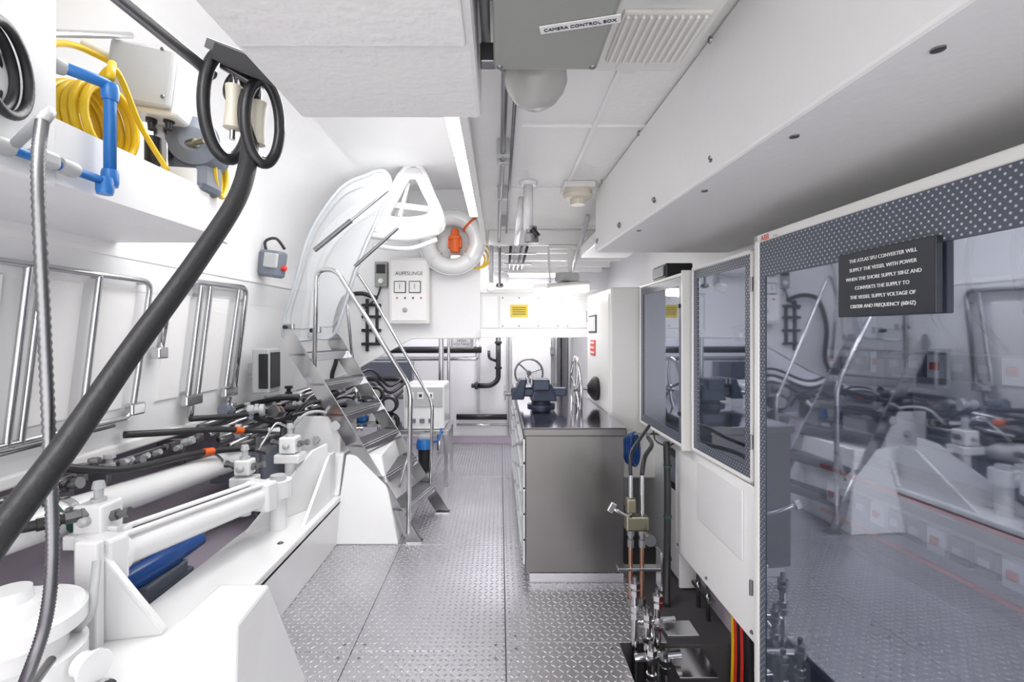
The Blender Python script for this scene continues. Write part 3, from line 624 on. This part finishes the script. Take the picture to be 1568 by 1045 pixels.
p0=V((-1.62,1.98,.63));p1=V((-1.38,2.98,.585)); d=(p1-p0).normalized(); Ln=(p1-p0).length
b.lathe(p0,d,[(0,.085),(.06,.085),(.061,.068),(Ln-.17,.068),(Ln-.169,.08),(Ln-.1,.08),(Ln-.099,.035),(Ln,.035)],GW,36)
b.obox(p0+V((-.01,-.0,0)),(.19,.09,.19),GW,(0,0,-.24),.015); b.obox(p0+d*(Ln-.13),(.17,.09,.17),GW,(0,0,-.24),.015)
for o in (-.045,.045): b.cyl(p0+V((0,0,.09))+V((o,0,-.01)),p1-d*.12+V((o,0,.075)),.012,GW)
b.lathe(p1+V((0,0.03,-.05)),(0,0,1),[(0,.08),(.1,.08)],GW,28); b.lathe(p1+V((0,0.03,.05)),(0,0,1),[(0,.05),(.03,.045)],LGR,24)
b.cyl(p1+V((0,.03,-.26)),p1+V((0,.03,-.04)),.05,GW)
b.done()
b=B('hydraulic_valve_block')
for (x,y,z,s) in ((-1.43,3.3,.79,1.0),(-1.58,3.0,.72,.85),(-1.70,2.05,.775,1.1)):
    b.obox((x,y,z),(.11*s,.11*s,.11*s),GW,bev=.01); b.obox((x,y,z-.09),(.17*s,.13*s,.06),GW,bev=.008); b.cyl((x,y,z-.3),(x,y,z-.08),.035,GW)
    b.lathe((x,y,z+.05*s),(0,0,1),[(0,.03),(.02,.03),(.021,.018),(.06,.018),(.061,.026),(.09,.02)],LGR,10,False)
    for sx in (-1,1): b.lathe((x+sx*.05*s,y,z),(sx,0,.2),[(0,.024),(.03,.024),(.031,.016),(.06,.016),(.061,.022),(.08,.022)],STD,6,False)
    b.lathe((x,y-.05*s,z),(0,-1,0),[(0,.022),(.03,.02),(.04,.01)],LGR,12)
b.tube(fillet([(-1.43,3.3,.9),(-1.5,3.25,.95),(-1.55,3.1,.8)],.03),.008,ST)
b.done()
b=B('rudder_stock_bearing')
b.lathe((-1.62,1.6,.2),(0,0,1),[(0,.2),(.28,.2),(.281,.15),(.36,.15),(.361,.2),(.41,.2),(.42,.19),(.421,.11),(.46,.1),(.461,.06),(.5,.055)],GW,40)
for i in range(8):
    a=i*math.pi/4+.2; b.bolt((-1.62+.165*math.cos(a),1.6+.165*math.sin(a),.61),(0,0,1),.014,ST)
b.lathe((-1.40,1.62,.44),(1,-.3,0),[(0,.04),(.05,.04),(.051,.055),(.065,.055)],GW,16); b.lathe((-1.40,1.62,.34),(1,-.3,0),[(0,.04),(.05,.04),(.051,.055),(.065,.055)],GW,16)
b.lathe((-1.33,1.60,.33),(0,0,1),[(0,.05),(.04,.05),(.045,.03)],BLK,20)
b.tube(fillet([(-1.6,1.75,.4),(-1.45,1.72,.55),(-1.5,1.8,.7)],.04),.014,LGR)
b.done()
b=B('bilge_white_pipe')
b.tube([(-1.93,1.2,.82),(-1.92,2.36,.72),(-1.90,3.85,.61),(-1.9,4.7,.6)],.075,GW,24)
for y,z in ((2.1,.745),(3.2,.66)): b.lathe((-1.92,y,z),(0,1,-.07),[(0,.085),(.03,.085)],ST,24)
b.done()
b=B('bilge_pump'); b.lathe((-1.72,2.2,.40),(.1,1,0),[(0,.04),(.03,.055),(.3,.055),(.33,.045),(.36,.045),(.5,.035)],DBL,28); b.box((-1.78,2.25,.29),(-1.64,2.55,.36),GRP,.01); b.lathe((-1.72,2.2,.40),(-.1,-1,0),[(0,.04),(.1,.04)],GRP,20)
b.box((-1.80,2.2,.08),(-1.64,2.6,.30),GRP,.01); b.done()
b=B('hydraulic_hoses')
hs=[[(-2.05,2.2,.95),(-1.98,2.3,.9),(-1.91,2.5,.847),(-1.88,3.0,.80),(-1.76,3.3,.76),(-1.6,3.3,.75)],
 [(-2.1,2.7,.98),(-1.95,2.9,.955),(-1.88,3.2,.91),(-1.80,3.5,.84),(-1.66,3.6,.82)],
 [(-2.05,3.2,.98),(-1.9,3.5,.95),(-1.78,3.9,.93),(-1.55,4.1,.9)],
 [(-1.95,2.0,.93),(-1.85,2.1,.7),(-1.86,2.3,.5),(-1.9,2.6,.35)],
 [(-2.0,1.7,.85),(-1.85,1.85,.8),(-1.72,2.0,.8)],
 [(-1.9,3.6,.95),(-1.75,3.8,.85),(-1.7,4.2,.9),(-1.5,4.6,1.0)],
 [(-2.1,3.8,.95),(-1.9,4.2,.98),(-1.65,4.5,.9),(-1.3,4.75,.8)]]
for i,h in enumerate(hs):
    cvx=catmull(h,8); b.tube(cvx,.020,DK if i!=3 else GRN,14)
    j=int(len(cvx)*.62); dd=(cvx[j+1]-cvx[j]).normalized(); b.lathe(cvx[j],dd,[(0,.025),(.07,.025)],ORG if i not in(3,4) else DK,16)
    b.lathe(cvx[-1]-(cvx[-1]-cvx[-2]).normalized()*.06,(cvx[-1]-cvx[-2]),[(0,.027),(.05,.027),(.051,.032),(.08,.032)],STD,6,False)
b.done()
b=B('engine_pipe_manifold')
for i in range(4):
    b.tube(fillet([(-2.05+.07*i,3.3,.90-.04*i),(-2.0+.07*i,4.4,.97-.04*i),(-1.9+.1*i,4.9,.9)],.1),.018 if i%2 else .026,ST if i%2 else STD)
for i in range(46):
    y=3.4+random.random()*1.5; x=-2.05+random.random()*.8; z=.70+random.random()*.28
    m=random.choice([STD,LGR,ST,LGR,ST,BLK,GRP]); r=.018+random.random()*.028
    ax=random.choice([(0,0,1),(1,.3,0),(0,-1,.2)])
    b.lathe((x,y,z),ax,[(0,r),(r,r),(r*1.05,r*.6),(r*2,r*.6),(r*2.05,r*1.15),(r*2.8,r*1.1)],m,random.choice([6,16]),False)
for i in range(9):
    y=3.5+random.random()*1.2; x=-2.0+random.random()*.6; z=.75+random.random()*.15
    b.tube(catmull([(x,y,z),(x+.1,y+.05,z+.12),(x+.2,y+.2,z+.1),(x+.25,y+.3,z-.05)],6),.011,random.choice([BLK,LGR,ST,BLK]),8)
b.tube([(-1.98,3.4,.72),(-1.4,4.9,.75)],.03,STD); b.tube([(-1.5,3.5,.95),(-1.3,4.9,.9)],.016,BLK)
for y in (3.5,3.9,4.3,4.7): b.cyl((-1.75,y,.1),(-1.75,y,.8),.025,STD)
b.box((-2.1,3.5,.45),(-1.7,4.9,.68),GRP,.01)
b.done()
b=B('ledge_pipework')
b.tube([(-2.08,1.2,.85),(-2.06,3.3,.84)],.02,STD); b.tube([(-2.16,1.2,.80),(-2.15,3.4,.79)],.028,ST)
for i in range(22):
    y=1.5+i*.085; r=.016+.012*random.random(); ax=random.choice([(0,0,1),(1,0,.3),(0,1,0)])
    b.lathe((-2.06+.03*random.random(),y,.82+.03*random.random()),ax,[(0,r),(r,r),(r*1.05,r*.6),(r*2,r*.6),(r*2.05,r*1.1),(r*2.8,r)],random.choice([STD,LGR,LGR,ST]),random.choice([6,14]),False)
for y in (1.8,2.5,3.1): b.box((-2.2,y,.70),(-2.03,y+.03,.865),STD,.003)
b.done()
b=B('tool_tray'); b.box((-1.50,4.35,.70),(-1.05,4.8,.73),ST,.004)
for i,(x,m) in enumerate(((-1.43,DBL),(-1.35,PAP),(-1.27,BLU),(-1.17,GW),(-1.1,BLK))): b.hexa([(x-.04,4.45,.73),(x+.03,4.45,.73),(x+.03,4.55,.73),(x-.04,4.55,.73)],[(x-.03,4.46,.85),(x+.02,4.46,.85),(x+.02,4.54,.85+.02*i),(x-.03,4.54,.85)],m,.01)
for x in (-1.46,-1.1):
    for y in (4.4,4.75): b.cyl((x,y,.0),(x,y,.7),.015,ST)
b.done()
# ------------------------------------------------------------------ ceiling objects
b=B('camera_control_box'); b.box((-.015,.55,2.21),(.245,1.22,2.499),GRY,.012); b.box((-.03,.53,2.40),(.26,1.24,2.43),LGR,.004)
c=V((.17,1.03,2.2085))
u=V((.97,-.24,0)).normalized(); w=V((-.24,-.97,0)).normalized()
q=[c-u*.085-w*.013,c+u*.085-w*.013,c+u*.085+w*.013,c-u*.085+w*.013]
b.prism(q,(0,0,-.002),PAP); b.text('CAMERA CONTROL BOX',c-V((0,0,.003))-w*.005,u,w,.0135,INK,'CENTER')
for x,y in ((.0,1.2),(.23,1.2)): b.lathe((x,y,2.21),(0,0,-1),[(0,.008),(.003,.007)],STD,10)
b.tube([(-.035,.5,2.3),(-.035,1.3,2.3)],.012,LGR); b.obox((-.03,1.24,2.26),(.04,.04,.05),STD)
b.done()
b=B('dome_camera'); b.lathe((.118,1.58,2.499),(0,0,-1),[(0,.085),(.06,.095),(.11,.10)],CLB,36); b.lathe((.118,1.58,2.39),(0,0,-1),[(0,.10),(.02,.102),(.05,.092),(.08,.07),(.1,.04),(.107,.0)],CLB,36); b.done()
b=B('ceiling_lamp'); b.box((.30,.8,2.41),(.60,1.6,2.499),CAB,.02); b.box((.33,1.28,2.398),(.57,1.52,2.415),LMD,.01)
for i in range(11): b.box((.338+.021*i,1.29,2.390),(.348+.021*i,1.51,2.40),CAB,.003)
b.lathe((.45,1.14,2.41),(0,0,-1),[(0,.09),(.02,.085),(.025,.05)],CAB,28); b.lathe((.42,1.55,2.412),(0,0,-1),[(0,.05),(.008,.045)],CAB,28); b.done()
b=B('ceiling_conduit')
b.tube([(.02,1.4,2.44),(.015,2.4,2.43),(0,3.4,2.42),(-.01,4.9,2.38)],.013,STD); b.tube([(.06,1.9,2.47),(.06,4.4,2.46)],.008,STD)
for y in (1.55,2.35,2.45,3.1,3.9): b.box((-.015,y,2.41),(.05,y+.03,2.499),LGR,.005); b.lathe((.015,y+.01,2.43),(0,1,0),[(0,.022),(.03,.022)],STD,12)
b.tube(fillet([(.02,1.5,2.44),(.04,1.48,2.38),(.0,1.42,2.36)],.02),.012,BLK)
b.done()
b=B('sprinkler_pipe'); b.tube(fillet([(.18,3.05,2.498),(.18,3.05,2.2)],.02),.03,GW); b.lathe((.2,3.05,2.22),(0,0,-1),[(0,.035),(.04,.035),(.05,.045),(.1,.045),(.105,.03)],STD,18)
b.tube(fillet([(.14,3.1,2.42),(.12,3.1,2.22),(.12,3.5,2.2)],.05),.02,GW); b.cyl((.24,3.02,2.15),(.2,3.02,2.2),.02,BLK); b.lathe((.18,3.05,2.498),(0,0,-1),[(0,.06),(.02,.05)],GW,20); b.done()
b=B('smoke_detector'); b.box((.4,3.0,2.46),(.6,3.2,2.499),CAB,.008); b.lathe((.5,3.1,2.46),(0,0,-1),[(0,.09),(.03,.095),(.05,.08),(.06,.05),(.09,.045)],CRM,30); b.done()
b=B('fluorescent_lamp')
b.beam((.34,4.12,1.94),(.80,4.62,2.02),.17,.05,CAB,bev=.02); 
b.beam((.34,4.12,1.892),(.80,4.61,1.97),.155,.075,LMP,bev=.03); b.cyl((.65,4.47,1.99),(.65,4.47,2.355),.02,CAB); b.obox((.62,4.45,2.06),(.2,.12,.08),LGR,(0,0,.6),.01)
b.beam((.45,4.47,2.34),(.85,4.47,2.34),.08,.03,CAB); b.beam((.45,4.33,2.0),(.45,4.47,2.33),.02,.02,CAB)
b.done()
b=B('strip_lamp'); b.box((-.25,2.1,2.58),(-.172,4.3,2.68),CAB,.01); 
for i in range(3): b.box((-.262,2.15+.72*i,2.565),(-.19,2.80+.72*i,2.6),LMP,.012)
b.done()
b=B('fluorescent_lamp'); b.box((.1,5.95,2.28),(.9,6.08,2.355),CAB,.01); b.box((.12,5.96,2.25),(.88,6.07,2.285),LMP,.01); b.done()  # extra tube lamp, added to light the area past the crossbeam
b=B('ceiling_camera'); b.box((-.1,4.5,2.0),(-.06,4.56,2.36),STD,.004); b.lathe((-.08,4.5,1.98),(0,-1,-.2),[(0,.04),(.1,.045),(.11,.03)],CAB,18)
b.cyl((.0,4.6,2.36),(.0,4.6,2.02),.012,STD); b.lathe((.0,4.6,2.02),(0,0,-1),[(0,.03),(.03,.04),(.04,.02)],STD,16)
b.done()
b=B('cable_tray'); b.tube([(.6,3.3,2.34),(.95,6.5,2.3)],.02,LGR); b.tube([(.72,3.4,2.34),(.9,4.3,2.34)],.015,STD); b.box((.7,3.45,2.2),(1.1,4.2,2.3),WH,.01)
for i in range(4): b.tube([(.1+.05*i,4.4,2.33),(.12+.05*i,6.6,2.33)],.013,[BLK,LGR,STD,BLK][i],8)
for y in (4.6,5.3,6.0): b.box((.05,y,2.3),(.35,y+.03,2.315),ST,.002)
b.done()
# ------------------------------------------------------------------ lights
def area(n,loc,rot,sx,sy,p,col=(1,1,1)):
    l=bpy.data.lights.new(n,'AREA'); l.shape='RECTANGLE'; l.size=sx; l.size_y=sy; l.energy=p; l.color=col
    o=bpy.data.objects.new(n,l); o.location=loc; o.rotation_euler=rot; S.collection.objects.link(o)
area('recess_fill',(-1.0,2.9,2.97),(0,0,0),.5,2.6,46)  # area lamp without a fixture, added to brighten the left recess
area('recess_fill_forward',(-1.0,-.3,2.95),(0,0,0),.6,1.6,30)  # added lamp behind the camera, lifts the near left side
area('aisle_fill_aft',(.25,-.9,2.47),(math.radians(-15),0,0),.5,.8,65)  # out-of-view fill added over the aisle behind the camera
area('far_room_fill',(.3,6.35,2.32),(0,0,0),.5,.2,22,(.97,.95,1))  # fill added to brighten the far end, separate from the tube lamp
area('far_room_fill_port',(-.9,6.0,2.9),(0,0,0),.8,.8,34,(.97,.95,1))  # invented source to lighten the port side past the bulkhead
w=bpy.data.worlds.new('w'); S.world=w; w.use_nodes=True; w.node_tree.nodes['Background'].inputs[0].default_value=(1,.99,.985,1); w.node_tree.nodes['Background'].inputs[1].default_value=3.0
# ------------------------------------------------------------------ camera
cd=bpy.data.cameras.new('cam'); cd.sensor_width=36; cd.lens=17.0; cd.shift_x=.012; cd.shift_y=-.008; cd.clip_start=.02
co=bpy.data.objects.new('camera',cd); co.location=(0,0,1.55); co.rotation_euler=(math.radians(90),0,0); S.collection.objects.link(co); S.camera=co
try:
    S.view_settings.view_transform='Standard'; S.view_settings.look='None'
except Exception as e: print(e)
